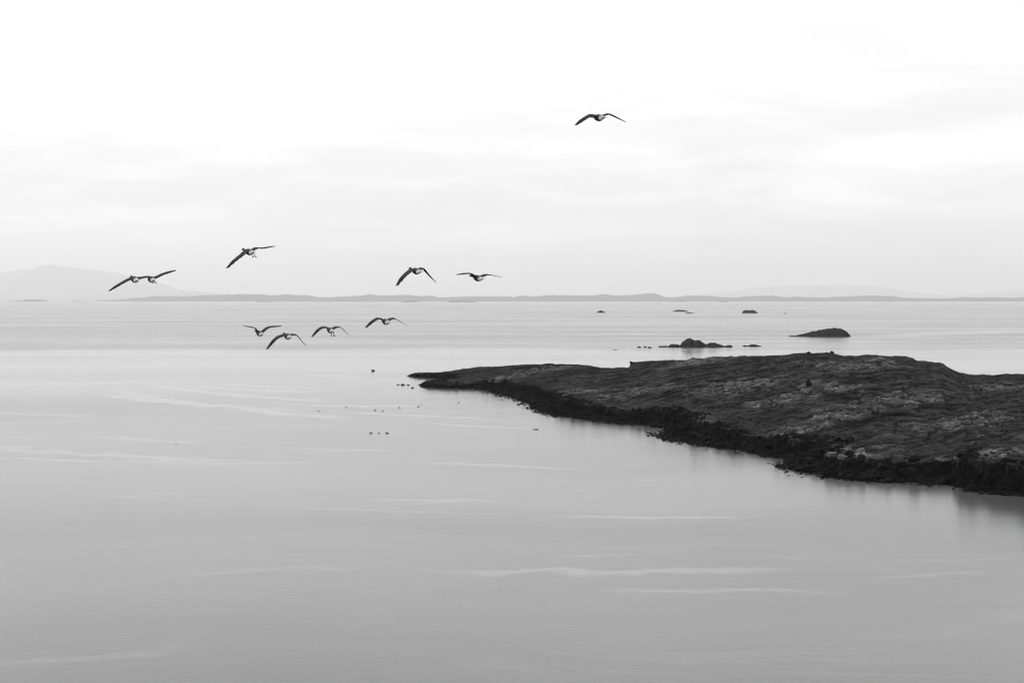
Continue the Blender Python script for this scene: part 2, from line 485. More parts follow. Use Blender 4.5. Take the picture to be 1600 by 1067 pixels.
# ------------------------------------------------------------------ the headland
NEAR = [(637, 587.5), (650, 589.2), (672, 591), (702, 594), (699, 597.6), (668, 599), (655, 601.2), (662, 605), (690, 607), (735, 608), (768, 611), (783, 616),
        (800, 621), (815, 626), (830, 637), (850, 642), (872, 650), (905, 656), (950, 660.5), (1000, 665), (1040, 670), (1044, 680), (1052, 687), (1085, 693.5),
        (1120, 700), (1160, 708), (1205, 714), (1236, 717), (1231, 727), (1240, 738), (1275, 745.5), (1320, 749), (1400, 754), (1470, 757.5), (1500, 761), (1512, 768),
        (1560, 773), (1610, 776), (1680, 781), (1760, 788)]
poly = [gp(*p) for p in NEAR]
poly += [(105, 172), (150, 178), (200, 215), (235, 290), (235, 380), (215, 445)]
SKYLINE = [(630, 465, 588), (660, 465, 585), (690, 463, 580), (740, 458, 573), (780, 456, 571), (820, 454, 569.8), (890, 452, 568.8), (912, 448, 570.5), (940, 444, 574), (983, 434, 575), (985.5, 430, 567.5), (1000, 428, 566),
      (1050, 422, 563), (1100, 418, 560), (1150, 414, 558.5), (1200, 412, 556), (1255, 408, 551.5), (1300, 408, 551), (1318, 408, 555), (1335, 408, 556.5), (1365, 406, 555.5), (1400, 404, 557.5), (1426, 401, 559.5), (1431, 400, 563.5), (1450, 399, 565), (1474, 396, 568.5), (1477, 396, 571.5), (1488, 395, 577), (1500, 396, 582.5),
      (1520, 400, 585.5), (1550, 404, 587.5), (1570, 405, 585.5), (1600, 405, 586), (1700, 410, 585), (1900, 410, 584)]
CR = [(a_, b_, CH - (c_ - HOR) / F * b_) for a_, b_, c_ in SKYLINE]      # azimuth, distance, height of the crest
cp = np.array(CR)
for px, cd, ch_ in [c for c in CR if 650 < c[0] < 1650][::-1]:
    d = cd + (8 if px < 700 else 22 if px < 800 else 38)
    poly.append(((px - 800) / F * d, d))
poly = np.array(poly)
EDGE = np.array([(630, 0.5), (690, 0.8), (720, 1.3), (800, 1.8), (880, 2.6), (1000, 1.9), (1050, 2.6), (1150, 2.0), (1250, 1.9), (1400, 1.9), (1485, 2.2), (1505, 3.9), (1600, 4.1), (1900, 4.3)])
NEAR_MONO = np.array([(637, 587.5), (700, 607), (768, 611), (830, 637), (872, 650), (950, 660.5), (1040, 672), (1085, 693.5), (1160, 708), (1236, 725), (1320, 749), (1470, 757.5), (1560, 773), (1700, 782), (1900, 800)])


def signed_distance(x, y):
    best = np.full(x.shape, 1e9)
    inside = np.zeros(x.shape, bool)
    n = len(poly)
    for i in range(n):
        ax, ay = poly[i]
        bx, by = poly[(i + 1) % n]
        dx, dy = bx - ax, by - ay
        L = dx * dx + dy * dy
        if L < 1e-9:
            continue
        q = np.clip(((x - ax) * dx + (y - ay) * dy) / L, 0, 1)
        best = np.minimum(best, (x - ax - q * dx) ** 2 + (y - ay - q * dy) ** 2)
        if dy != 0:
            c = ((ay > y) != (by > y)) & (x < dx * (y - ay) / dy + ax)
            inside ^= c
    return np.where(inside, 1, -1) * np.sqrt(best)


# pale rock shows through the turf here: (px, py, height, half length, half width)
OUT = [(1225, 624, 5, 16, 7), (1412, 627, 5, 20, 8), (1500, 647, 5, 24, 7), (1450, 660, 4, 12, 4), (1455, 716, 3.5, 11, 4), (1420, 722, 3.2, 8, 3), (1315, 703, 3, 10, 5),
       (1080, 650, 3.5, 9, 5), (1000, 608, 4, 22, 8), (820, 590, 2.5, 30, 8), (1585, 700, 4.5, 10, 5), (1150, 600, 6, 24, 10), (1350, 572, 8, 25, 12), (1100, 572, 6, 30, 10),
       (1250, 662, 4, 16, 6), (1330, 640, 5, 20, 6), (905, 612, 3, 16, 6), (1540, 738, 4.2, 9, 3), (1560, 610, 3, 20, 8), (860, 632, 2.7, 10, 4), (1290, 605, 6.5, 22, 7)]
LD = np.array((0.58, 0.815))           # strike of the rock ribs


def terrain(x, y):
    """height, ground tone and rock mask of the headland"""
    t = x / y
    px = 800 + F * t
    sd = signed_distance(x, y)
    sdw = sd + np.interp(px, [680, 780], [1.2, 4.0]) * fbm(x / 16, y / 16, 3, 5) + 0.9 * fbm(x / 3.5, y / 3.5, 2, 9)
    e = np.interp(px, EDGE[:, 0], EDGE[:, 1])
    cd = np.interp(px, cp[:, 0], cp[:, 1])
    hc = np.interp(px, cp[:, 0], cp[:, 2])
    nd = CH * F / (np.interp(px, NEAR_MONO[:, 0], NEAR_MONO[:, 1]) - HOR)
    q = np.clip((y - nd) / (cd - nd), 0, 1)
    S = e + (hc - e) * q ** 0.85
    back = np.maximum(y - cd, 0)
    S = S - np.minimum(0.05 * back + 0.004 * back ** 2, hc * 0.6)
    # ribs of rock along the strike, tussocky turf between them
    a = x * LD[0] + y * LD[1]
    c = -x * LD[1] + y * LD[0]
    wv = 3 * fbm(x / 25, y / 25, 2, 77)
    rib = fbm(a / 34, (c + wv) / 9, 4, 21, 0.55)
    mid = fbm(x / 38, y / 38, 3, 31)
    hum = fbm(x / 4.2, y / 4.2, 3, 41, 0.6)
    fine = fbm(x / 1.5, y / 1.5, 2, 51)
    mask = sstep(0.06, 0.26, rib + 0.25 * mid)
    ell = np.zeros_like(x)
    for (ox, oy, oh, la, lb) in OUT:
        dd = (CH - oh) * F / (oy - HOR)
        wx_ = (ox - 800) / F * dd
        aa = ((x - wx_) * LD[0] + (y - dd) * LD[1]) / la
        cc = (-(x - wx_) * LD[1] + (y - dd) * LD[0]) / lb
        ell = np.maximum(ell, sstep(1.3, 0.3, np.sqrt(aa * aa + cc * cc)))
    rockn = fbm(a / 7, c / 2.6, 4, 61, 0.6)
    rock = np.clip(sstep(-0.12, 0.22, rockn + 0.45 * ell - 0.30 + 0.25 * mask), 0, 1) * np.clip(0.30 + ell, 0, 1)
    crack = np.abs(fbm(a / 5.5, c / 1.9, 3, 71))
    crest = sstep(0.8, 1.0, q)
    # low ledges: the rock steps down in beds along the strike
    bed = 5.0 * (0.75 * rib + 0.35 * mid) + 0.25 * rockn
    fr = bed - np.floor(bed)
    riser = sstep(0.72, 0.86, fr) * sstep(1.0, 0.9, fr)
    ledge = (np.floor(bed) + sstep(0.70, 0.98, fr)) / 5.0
    lee = 0.25 + 0.75 * sstep(6, 34, sd)
    S = S - 0.5 * (1 - lee)
    H = S + (mid * 0.3 + ledge * 2.1) * (1 - 0.7 * crest) * lee + hum * 0.20 + fine * 0.10 + 0.22 * np.abs(fbm(a / 3.2, c / 1.3, 3, 171, 0.6))
    H = H + rock * (0.30 + 0.25 * np.minimum(crack * 5, 1) - 0.2)
    w = np.interp(px, [640, 700, 780, 1488, 1500], [1.8, 2.6, 6.5, 6.5, 3.0]) * (1 + 0.3 * fbm(x / 9, y / 9, 2, 15))
    # boulder beach, then a broken bank up to the turf
    rag = 0.5 * fbm(x / 3.5, y / 3.5, 3, 83, 0.65) * np.minimum(w, 5)
    beach = np.interp((sdw + 0.5 * rag) / w, [-0.4, 0.0, 0.35, 1.0, 1.4], [-1.6, -0.15, 0.4, 1.0, 1.1])
    blocks = np.maximum(fbm(x / 2.2, y / 2.2, 3, 81, 0.65), -0.2)
    beach = beach + blocks * np.interp(px, [680, 780], [0.35, 1.1]) * sstep(-0.5, 0.2, sdw / w)
    H = H + crest * 0.8 * np.maximum(fbm(x / 7, y / 7, 4, 141, 0.65), -0.15)
    bank = sstep(0.0, 1.0, (sdw + rag - 0.72 * w) / np.minimum(0.25 * w, 1.3))
    Z = beach * (1 - bank) + np.maximum(H, beach) * bank
    Z = np.where(sdw < -1.5, -1.6, Z)
    # tones: turf, lichened rock, black shore rock
    turf = 0.016 * (1 + 1.4 * fbm(a / 18, c / 7, 4, 101, 0.6) + 1.0 * hum + 0.6 * fine)
    # dry pale grass in drifts
    dry = sstep(0.08, 0.4, fbm(a / 30, c / 12, 3, 121)) * 0.016
    tone = np.clip(turf + dry, 0.003, 0.06)
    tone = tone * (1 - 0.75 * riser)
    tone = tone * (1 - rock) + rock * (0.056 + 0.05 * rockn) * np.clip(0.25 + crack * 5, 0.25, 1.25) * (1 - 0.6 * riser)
    shore = sstep(1.12, 0.92, (sdw + rag) / w + 0.16 * fbm(x / 5, y / 5, 3, 131))
    tone = tone * (1 - shore) + shore * 0.003 * (1 + 0.6 * hum)
    return Z, np.clip(tone, 0.002, 0.16), rock * (1 - shore), sdw


GS = 0.42
gx = np.arange(-42, 242, GS)
gy = np.arange(165, 505, GS)
X, Y = np.meshgrid(gx, gy, indexing='ij')
coarse = signed_distance(X[::8, ::8], Y[::8, ::8])
keep0 = np.repeat(np.repeat(coarse > -9, 8, 0), 8, 1)[:X.shape[0], :X.shape[1]]
keep0 &= (X / Y < 0.46)
Zf = np.full(X.shape, -1.6)
Tf = np.full(X.shape, 0.01)
Rf = np.zeros(X.shape)
SDf = np.full(X.shape, -99.0)
z_, t_, r_, s_ = terrain(X[keep0], Y[keep0])
Zf[keep0], Tf[keep0], Rf[keep0], SDf[keep0] = z_, t_, r_, s_
kv = SDf > -3.5
kc = kv[:-1, :-1] & kv[1:, :-1] & kv[1:, 1:] & kv[:-1, 1:]
ids = np.full(X.shape, -1)
used = np.zeros(X.shape, bool)
for sl in ((slice(None, -1), slice(None, -1)), (slice(1, None), slice(None, -1)), (slice(1, None), slice(1, None)), (slice(None, -1), slice(1, None))):
    used[sl] |= kc
ids[used] = np.arange(used.sum())
faces = np.stack([ids[:-1, :-1][kc], ids[1:, :-1][kc], ids[1:, 1:][kc], ids[:-1, 1:][kc]], -1)
P = np.stack([X[used], Y[used], Zf[used]], -1)
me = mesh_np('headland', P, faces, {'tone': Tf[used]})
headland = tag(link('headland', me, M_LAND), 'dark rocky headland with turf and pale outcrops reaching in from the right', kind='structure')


def ground_z(x, y):
    i = (np.asarray(x) - gx[0]) / GS
    j = (np.asarray(y) - gy[0]) / GS
    i = np.clip(i, 0, len(gx) - 2.001)
    j = np.clip(j, 0, len(gy) - 2.001)
    i0, j0 = i.astype(int), j.astype(int)
    fi, fj = i - i0, j - j0
    return (Zf[i0, j0] * (1 - fi) * (1 - fj) + Zf[i0 + 1, j0] * fi * (1 - fj) + Zf[i0, j0 + 1] * (1 - fi) * fj + Zf[i0 + 1, j0 + 1] * fi * fj)


# ------------------------------------------------------------------ boulders and slabs
def boulder_arrays(seed, sub=2, flat=0.7, cuts=9):
    r = np.random.default_rng(seed)
    bm = bmesh.new()
    bmesh.ops.create_icosphere(bm, subdivisions=sub, radius=1.0)
    v = np.array([q.co[:] for q in bm.verts])
    f = np.array([[q.index for q in p.verts] for p in bm.faces])
    bm.free()
    for _ in range(cuts):                        # flat broken faces
        n = r.normal(size=3)
        n /= np.linalg.norm(n)
        lim = r.uniform(0.45, 0.85)
        dd = v @ n
        v = v - np.outer(np.maximum(dd - lim, 0), n)
    v *= np.array([r.uniform(0.8, 1.25), r.uniform(0.7, 1.1), flat * r.uniform(0.8, 1.2)])
    return v, f


B_ARR = [boulder_arrays(500 + i, 2 if i < 6 else 1) for i in range(14)]
B_MESH = []
for i in range(6):
    m_ = mesh_np('boulder', B_ARR[i][0], B_ARR[i][1], smooth=False)
    m_.materials.append(M_BOULDER)
    B_MESH.append(m_)

# candidates along the near shore
cand = np.argwhere((SDf > -2.6) & (SDf < 8.5) & used)
cx = X[cand[:, 0], cand[:, 1]]
cy = Y[cand[:, 0], cand[:, 1]]
csd = SDf[cand[:, 0], cand[:, 1]]
cpx = 800 + F * cx / cy
cnd = CH * F / (np.interp(cpx, NEAR_MONO[:, 0], NEAR_MONO[:, 1]) - HOR)
vis = (cpx < 1720) & ((cy - cnd) < 30) | (cpx < 700)
prob = np.where(csd < 0, 0.55 + 0.2 * csd, 1.0 - 0.07 * csd)
# clustered, not an even hem
clump = sstep(-0.35, 0.25, fbm(cx / 9, cy / 9, 2, 201))
prob = np.where((cpx < 720) & (csd < -0.4), 0.0, prob)
prob = np.where(cpx > 1500, prob * 0.5, prob) * (0.25 + clump)
sel = np.argwhere(vis & (rng.random(len(cx)) < prob * 0.5)).ravel()
sizes = np.exp(rng.normal(-1.35, 0.5, len(sel)))
sizes = np.clip(sizes * rng.choice((1.0, 1.0, 1.0, 1.8), len(sel)), 0.14, 0.95)
sizes = np.where(cpx[sel] < 710, np.minimum(sizes, 0.32), sizes)
sizes = np.where(csd[sel] < -0.3, np.minimum(sizes, 0.5), sizes)
order = np.argsort(-sizes / cy[sel])
bx = cx[sel] + rng.uniform(-0.2, 0.2, len(sel))
by = cy[sel] + rng.uniform(-0.2, 0.2, len(sel))
bz = ground_z(bx, by)
bz = np.maximum(bz, -0.25 * sizes)
stuffV, stuffF, off = [], [], 0
for rank, k in enumerate(order):
    s = sizes[k]
    rz = random.uniform(0, 6.28)
    if rank < 300:
        o = link('boulder', B_MESH[rank % 6], parent=headland, loc=(bx[k], by[k], bz[k] + 0.12 * s))
        o.scale = (s, s, s)
        o.rotation_euler = (random.uniform(-0.4, 0.4), random.uniform(-0.4, 0.4), rz)
    else:
        v, f = B_ARR[6 + rank % 8]
        R = np.array(Matrix.Rotation(rz, 3, 'Z') @ Matrix.Rotation(random.uniform(-0.5, 0.5), 3, 'X'))
        stuffV.append(v @ R.T * s + np.array((bx[k], by[k], bz[k] + 0.1 * s)))
        stuffF.append(f + off)
        off += len(v)
print('boulders', len(order))
me = mesh_np('shore_rubble', np.concatenate(stuffV), np.concatenate(stuffF), smooth=False)
tag(link('shore_rubble', me, M_BOULDER, parent=headland), kind='stuff')


def slab_mesh(seed):
    r = np.random.default_rng(seed)
    n = 7
    ang = np.sort(r.uniform(0, 2 * math.pi, n))
    rad = r.uniform(0.75, 1.15, n)
    bm = bmesh.new()
    lo = [bm.verts.new((math.cos(a) * q * 1.7, math.sin(a) * q * 0.8, -0.5)) for a, q in zip(ang, rad)]
    hi = [bm.verts.new((math.cos(a) * q * 1.5, math.sin(a) * q * 0.66, 0.16 + r.uniform(-0.08, 0.10))) for a, q in zip(ang, rad)]
    top = bm.verts.new((0, 0, 0.22))
    for i in range(n):
        j = (i + 1) % n
        bm.faces.new((lo[i], lo[j], hi[j], hi[i]))
        bm.faces.new((hi[i], hi[j], top))
    bmesh.ops.recalc_face_normals(bm, faces=bm.faces)
    me_ = bpy.data.meshes.new('rock_slab')
    bm.to_mesh(me_)
    bm.free()
    me_.materials.append(M_SLAB)
    return me_


S_MESH = [slab_mesh(900 + i) for i in range(9)]
cand = np.argwhere((Rf > 0.55) & used)
cand = cand[rng.permutation(len(cand))]
ns = 0
placed = []
strike = math.atan2(LD[1], LD[0])
for i, j in cand:
    x, y = X[i, j], Y[i, j]
    px = 800 + F * x / y
    if px > 1640 or y > np.interp(px, cp[:, 0], cp[:, 1]) + 4:
        continue
    if any((x - a) ** 2 + (y - b) ** 2 < 4.5 for a, b in placed):
        continue
    placed.append((x, y))
    s = random.choice((0.5, 0.7, 0.9, 1.2, 1.6)) * random.uniform(0.85, 1.15)
    s = min(s, 0.95) if y < 270 else s
    o = link('rock_slab', S_MESH[ns % 9], parent=headland, loc=(x, y, Zf[i, j] + 0.05))
    o.scale = (s, s, s * random.uniform(0.5, 0.9))
    o.rotation_euler = (random.uniform(-0.16, 0.16), random.uniform(-0.16, 0.16), strike + random.uniform(-0.5, 0.5))
    ns += 1
    if ns >= 300:
        break
print('slabs', ns)


# low tussocks and stones all over the slope: nobody could count them
cand = np.argwhere((SDf > 4.0) & used)
cand = cand[rng.permutation(len(cand))[:60000]]
tv, tf, tt, off = [], [], [], 0
v0, f0 = B_ARR[8][0], B_ARR[8][1]
v1, f1 = B_ARR[11][0], B_ARR[11][1]
cnt = 0
for i, j in cand:
    x, y = X[i, j], Y[i, j]
    if 800 + F * x / y > 1660 or y > 440:
        continue
    dens = 0.15 + 0.45 * (Rf[i, j] > 0.3)
    if random.random() > dens:
        continue
    v, f = (v0, f0) if cnt % 2 else (v1, f1)
    s = math.exp(random.gauss(-1.6, 0.4))
    ca, sa = math.cos(cnt), math.sin(cnt)
    sc_ = v * np.array((s * 1.3, s * 0.9, s * 0.75))
    tv.append(np.stack([sc_[:, 0] * ca - sc_[:, 1] * sa + x, sc_[:, 0] * sa + sc_[:, 1] * ca + y, sc_[:, 2] + Zf[i, j]], -1))
    tf.append(f + off)
    tone_ = Tf[i, j] * random.choice((0.35, 0.6, 0.8, 1.0, 1.0, 1.6)) if Rf[i, j] < 0.3 else Tf[i, j] * random.choice((0.3, 0.7, 1.2, 1.7))
    tt.append(np.full(len(v), tone_))
    off += len(v)
    cnt += 1
    if cnt >= 14000:
        break
me = mesh_np('tussocks_and_stones', np.concatenate(tv), np.concatenate(tf), {'tone': np.concatenate(tt)}, smooth=False)
tag(link('tussocks_and_stones', me, M_LAND, parent=headland), kind='stuff')

# single dark rocks that break the skyline of the headland
def ray_hit(px, py):
    """where the line of sight through a pixel meets the headland"""
    d = np.arange(190, 450, 0.4)
    xs = (px - 800) / F * d
    zs = CH - (py - HOR) / F * d
    g = ground_z(xs, d)
    k = np.argmax(g > zs)
    return (xs[k], d[k], g[k]) if (g > zs).any() else None


for px, d, s in ((1300, 408, 0.6), (1264, 408, 0.6), (987, 430, 0.7)):
    x = (px - 800) / F * d
    o = link('boulder', B_MESH[2], parent=headland, loc=(x, d, float(ground_z(x, d)) + 0.3 * s))
    o.scale = (s, s, s * 1.2)

# ------------------------------------------------------------------ cairn on the slope
hit = ray_hit(1263, 604)
if hit is None:
    hit = (70.0, 320.0, float(ground_z(70.0, 320.0)))
cairn = tag(link('cairn', None, loc=hit), 'small dark cone of piled stones standing alone on the slope', 'cairn')
lay = 0.0
for k, (n, rad, s) in enumerate(((7, 0.62, 0.36), (6, 0.5, 0.32), (5, 0.36, 0.3), (4, 0.25, 0.26), (3, 0.14, 0.24), (1, 0.0, 0.24))):
    for i in range(n):
        a = i * 6.283 / n + k * 0.6
        o = link('stone', B_MESH[(i + k) % 6], parent=cairn, loc=(math.cos(a) * rad, math.sin(a) * rad, lay + 0.12))
        o.scale = (s, s, s)
        o.rotation_euler = (0, 0, a * 1.7)
    lay += 0.27


# ------------------------------------------------------------------ lone rocks in the water
def sea_rock(px, py, wpx, hpx, label, seed, mat=None, group='rocks standing in the water off the headland'):
    d = depth_of(py)
    v, f = boulder_arrays(seed, 3, 1.0, 12)
    w, h = wpx / F * d / 2, hpx / F * d
    v = v / np.abs(v).max(0) * np.array((w, w * 0.7, h * 1.0))
    v[:, 2] += h * 0.15 * np.sin(v[:, 0] / w * 5 + seed) - h * 0.1
    me_ = mesh_np('sea_rock', v, f, smooth=False)
    return tag(link('sea_rock', me_, mat or M_SEAROCK, loc=((px - 800) / F * d, d, 0)), label, 'rock', group)


sea_rock(1222, 729.5, 15, 6.5, 'largest lone black rock beside the bouldery corner of the shore', 1)
sea_rock(1228, 737.5, 8, 2.5, 'flat dark rock just in front of the largest lone rock', 2)
sea_rock(1150, 708.5, 7, 3.4, 'small round rock a step off the middle of the dark shore', 3)
sea_rock(1104, 702.3, 4, 2, 'tiny rock speck off the shore left of the small round rock', 4)
sea_rock(1036, 682, 6, 3, 'leftmost of the two rocks by the shore notch', 5)
sea_rock(1043, 683, 7, 3.6, 'rock touching the shore notch, right of its smaller neighbour', 6)
sea_rock(1039, 687.5, 4, 1.4, 'low rock awash below the two rocks at the notch', 7)
sea_rock(629, 601.5, 7, 2.2, 'middle of the three rocks in a row off the tip of the headland', 8)
sea_rock(622, 601.3, 5, 1.2, 'faintest and leftmost of the three rocks in a row off the tip', 9)
sea_rock(638, 601.6, 5, 1.4, 'rightmost of the three rocks in a row off the tip', 10)
sea_rock(644, 606, 5.5, 2.2, 'squarish rock just left of the lower headland spit', 11)
sea_rock(761, 613.5, 4, 2, 'small rock beside the shore where the spit meets the boulders', 12)
sea_rock(784, 625, 4.5, 1.8, 'lone pebble-like rock off the boulder corner right of the spit', 13)
sea_rock(825, 638, 7, 3, 'dark rock at the pointed end of the boulder beach', 14)
sea_rock(999, 543, 9, 2.2, 'flat rock farthest left of the jagged offshore islet', 15)
sea_rock(1008.5, 542.8, 6.5, 2.2, 'small rock in the middle of the line left of the jagged islet', 16)
sea_rock(1016, 543.6, 9, 2.4, 'rock nearest the jagged islet in the line to its left', 17)
sea_rock(962, 546.5, 8, 0.7, 'faint sliver of rock awash left of the jagged islet', 18)

r_ = sea_rock(582, 579.5, 8, 2.4, 'small isolated dark rock with a pale top left of the headland tip', 19)
v, f = boulder_arrays(77, 2, 0.6, 8)
link('pale_cap', mesh_np('pale_cap', v * np.array((0.42, 0.35, 0.3)), f, smooth=False), M_PALE, parent=r_, loc=(-0.1, -0.1, 0.55))

# driftwood
d = depth_of(671)
bm = bmesh.new()
bmesh.ops.create_cone(bm, cap_ends=True, segments=10, radius1=0.1, radius2=0.06, depth=1.1, matrix=Matrix.Rotation(math.pi / 2, 4, 'Y'))
bmesh.ops.subdivide_edges(bm, edges=[e for e in bm.edges if e.calc_length() > 0.5], cuts=6)
for q in bm.verts:
    q.co.z += 0.04 * math.sin(q.co.x * 5) + 0.012 * math.sin(q.co.y * 60)
    q.co.y += 0.05 * math.sin(q.co.x * 4 + 1)
me = bpy.data.meshes.new('floating_log')
bm.to_mesh(me)
bm.free()
tag(link('floating_log', me, M_DRIFT, loc=((837 - 800) / F * d, d, 0.03)), 'thin dark log floating alone before the boulder shore', 'log')


# ------------------------------------------------------------------ birds
def catmull(pts, n):
    pts = [np.array(p, float) for p in pts]
    pts = [2 * pts[0] - pts[1]] + pts + [2 * pts[-1] - pts[-2]]
    res = []
    segs = len(pts) - 3
    for i in range(n):
        q = i / (n - 1) * segs
        k = min(int(q), segs - 1)
        t = q - k
        p0, p1, p2, p3 = pts[k:k + 4]
        res.append(0.5 * ((2 * p1) + (-p0 + p2) * t + (2 * p0 - 5 * p1 + 4 * p2 - p3) * t * t + (-p0 + 3 * p1 - 3 * p2 + p3) * t ** 3))
    return np.array(res)


# stations along the body: (forward, centre height, half width, half height)
BODY = [(-0.40, 0.012, 0.045, 0.006), (-0.36, 0.012, 0.075, 0.010), (-0.28, 0.008, 0.062, 0.022), (-0.20, 0.0, 0.062, 0.055), (-0.10, -0.008, 0.090, 0.090), (0.0, -0.01, 0.108, 0.104),
        (0.10, -0.004, 0.102, 0.096), (0.18, 0.004, 0.076, 0.075), (0.25, 0.012, 0.046, 0.050), (0.33, 0.020, 0.034, 0.037), (0.40, 0.028, 0.032, 0.036), (0.445, 0.034, 0.038, 0.044), (0.49, 0.032, 0.030, 0.034), (0.515, 0.028, 0.016, 0.018)]
NA = 16


def body_tone(f, ang_up):
    """f forward position, ang_up -1 belly .. 1 back"""
    if f < -0.335:
        return 0.45                      # pale tail tip
    if f < -0.27:
        return 0.05 if ang_up > 0.2 else 0.6
    if f < -0.10:
        return 0.8 if ang_up < 0.25 else (0.55 if f < -0.2 else 0.22)   # white vent and rump
    if f < 0.05:
        return 0.05 if ang_up > 0.2 else (0.07 if ang_up > -0.3 else 0.035)
    if f < 0.26:
        return 0.045
    return 0.035


def make_goose(label, px, py, D, head_deg, lw, rw, feet=False, twist=(14, 8), pitch=7.0, name='flying_goose', bscale=1.0):
    """lw / rw: wing shape as pixel offsets from the body: shoulder, wrist and tip, turned into metres at distance D"""
    a = math.radians(head_deg)
    st = catmull(BODY, 40)
    verts, tones = [], []
    rings = []
    for (f, zc_, hw, hh) in st:
        ring = []
        for k in range(NA):
            th = 2 * math.pi * k / NA            # k=0 right side, k=NA/4 top
            verts.append((math.cos(th) * max(hw, 0.004) * 1.03, f, zc_ + math.sin(th) * max(hh, 0.004) * 1.03))
            tones.append(body_tone(f, math.sin(th)))
            ring.append(len(verts) - 1)
        rings.append(ring)
    fw = st[:, 0]
    i0 = int(np.argmin(np.abs(fw + 0.10)))
    i1 = int(np.argmin(np.abs(fw - 0.14)))
    faces = []
    for i in range(len(rings) - 1):
        for k in range(NA):
            k2 = (k + 1) % NA
            if i0 <= i < i1 and k in (1, 6):       # openings from which the wings grow
                continue
            faces.append((rings[i][k], rings[i + 1][k], rings[i + 1][k2], rings[i][k2]))
    faces.append(tuple(rings[0][::-1]))
    faces.append(tuple(rings[-1]))
    n = i1 - i0 + 1
    for side, wing, tw in ((-1, lw, twist[0]), (1, rw, twist[1])):
        kt, kb = (6, 7) if side < 0 else (2, 1)
        loop = [rings[i][kt] for i in range(i1, i0 - 1, -1)] + [rings[i][kb] for i in range(i0, i1 + 1)]
        mpp = D / F
        lead = [0.16, 0.20, 0.05, -0.12]           # leading edge, forward
        path = []
        for (dx, dy), ld in zip(wing, (0.02, 0.07, -0.06)):
            tn = (px - 800.0) / F
            s_ = (dx * mpp + ld * (math.sin(a) + tn * math.cos(a))) / (math.cos(a) - tn * math.sin(a))
            path.append((s_, -dy * mpp))
        path = [(side * 0.085, 0.035)] + path[0:]
        npt = 22
        ctr = catmull(path, npt)
        # arc length parameter
        L = np.concatenate([[0], np.cumsum(np.linalg.norm(np.diff(ctr, axis=0), axis=1))])
        L /= L[-1]
        prev = loop
        for j in range(1, npt):
            q = L[j]
            chord = np.interp(q, [0, 0.15, 0.45, 0.7, 0.9, 0.97, 1.0], [0.25, 0.27, 0.25, 0.19, 0.12, 0.075, 0.02])
            le = np.interp(q, [0, 0.2, 0.45, 0.7, 1.0], [0.14, 0.17, 0.20, 0.11, -0.06])
            th = np.interp(q, [0, 0.2, 0.5, 1.0], [0.05, 0.030, 0.016, 0.004])
            ta = math.radians(tw) * (0.35 + 0.65 * q)
            # local up of the wing surface
            d2 = ctr[min(j + 1, npt - 1)] - ctr[max(j - 1, 0)]
            d2 = d2 / np.linalg.norm(d2)
            upv = np.array((-d2[1], d2[0])) * (1 if d2[0] > 0 else -1)
            cur = []
            tt = np.linspace(0, 1, n)
            for row in (0, 1):
                for m_ in range(n):
                    c_ = tt[m_] if row == 0 else 1 - tt[m_]
                    prof = math.sqrt(max(c_, 0.02)) * (1 - c_) * 2.4 + 0.06
                    hgt = th * prof * (0.6 if row == 0 else -0.4) + 0.05 * chord * math.sin(c_ * math.pi)
                    # serrated trailing edge of the flight feathers
                    ragged = (0.022 * (1 if j % 2 else -1) * (0.4 + q)) if c_ > 0.95 else 0
                    fpos = le - c_ * chord + ragged
                    hz = hgt + (0.35 - c_) * chord * math.tan(ta)
                    verts.append((ctr[j][0] + upv[0] * hz, fpos, ctr[j][1] + upv[1] * hz))
                    if row == 0:
                        tone_ = 0.30 if (c_ < 0.25 and 0.2 < q < 0.55) else (0.035 if q < 0.5 else 0.018)
                    else:
                        tone_ = 0.028 if c_ < 0.4 else 0.018
                    tones.append(tone_)
                    cur.append(len(verts) - 1)
            m2 = len(cur)
            for m_ in range(m2):
                m3 = (m_ + 1) % m2
                faces.append((prev[m_], prev[m3], cur[m3], cur[m_]))
            prev = cur
        faces.append(tuple(prev))
    me_ = bpy.data.meshes.new(name)
    me_.from_pydata(verts, [], faces)
    bm_ = bmesh.new()
    bm_.from_mesh(me_)
    bmesh.ops.recalc_face_normals(bm_, faces=bm_.faces)
    bm_.to_mesh(me_)
    bm_.free()
    at_ = me_.attributes.new('tone', 'FLOAT', 'POINT')
    at_.data.foreach_set('value', np.array(tones, dtype=np.float32))
    me_.polygons.foreach_set('use_smooth', np.ones(len(me_.polygons), bool))
    me_.materials.append(M_BIRD)
    o = link(name, me_, loc=at(px, py, D))
    o.rotation_euler = (math.radians(pitch), 0, a)
    o.scale = (bscale,) * 3
    tag(o, label, 'bird', 'birds flying away over the bay')
    # bill
    bm_ = bmesh.new()
    bmesh.ops.create_cone(bm_, cap_ends=True, segments=10, radius1=0.018, radius2=0.006, depth=0.06)
    bmesh.ops.transform(bm_, matrix=Matrix.Translation((0, 0.54, 0.022)) @ Matrix.Rotation(math.radians(-96), 4, 'X'), verts=bm_.verts)
    mb = bpy.data.meshes.new('bill')
    bm_.to_mesh(mb)
    bm_.free()
    link('bill', mb, M_BILL, parent=o)
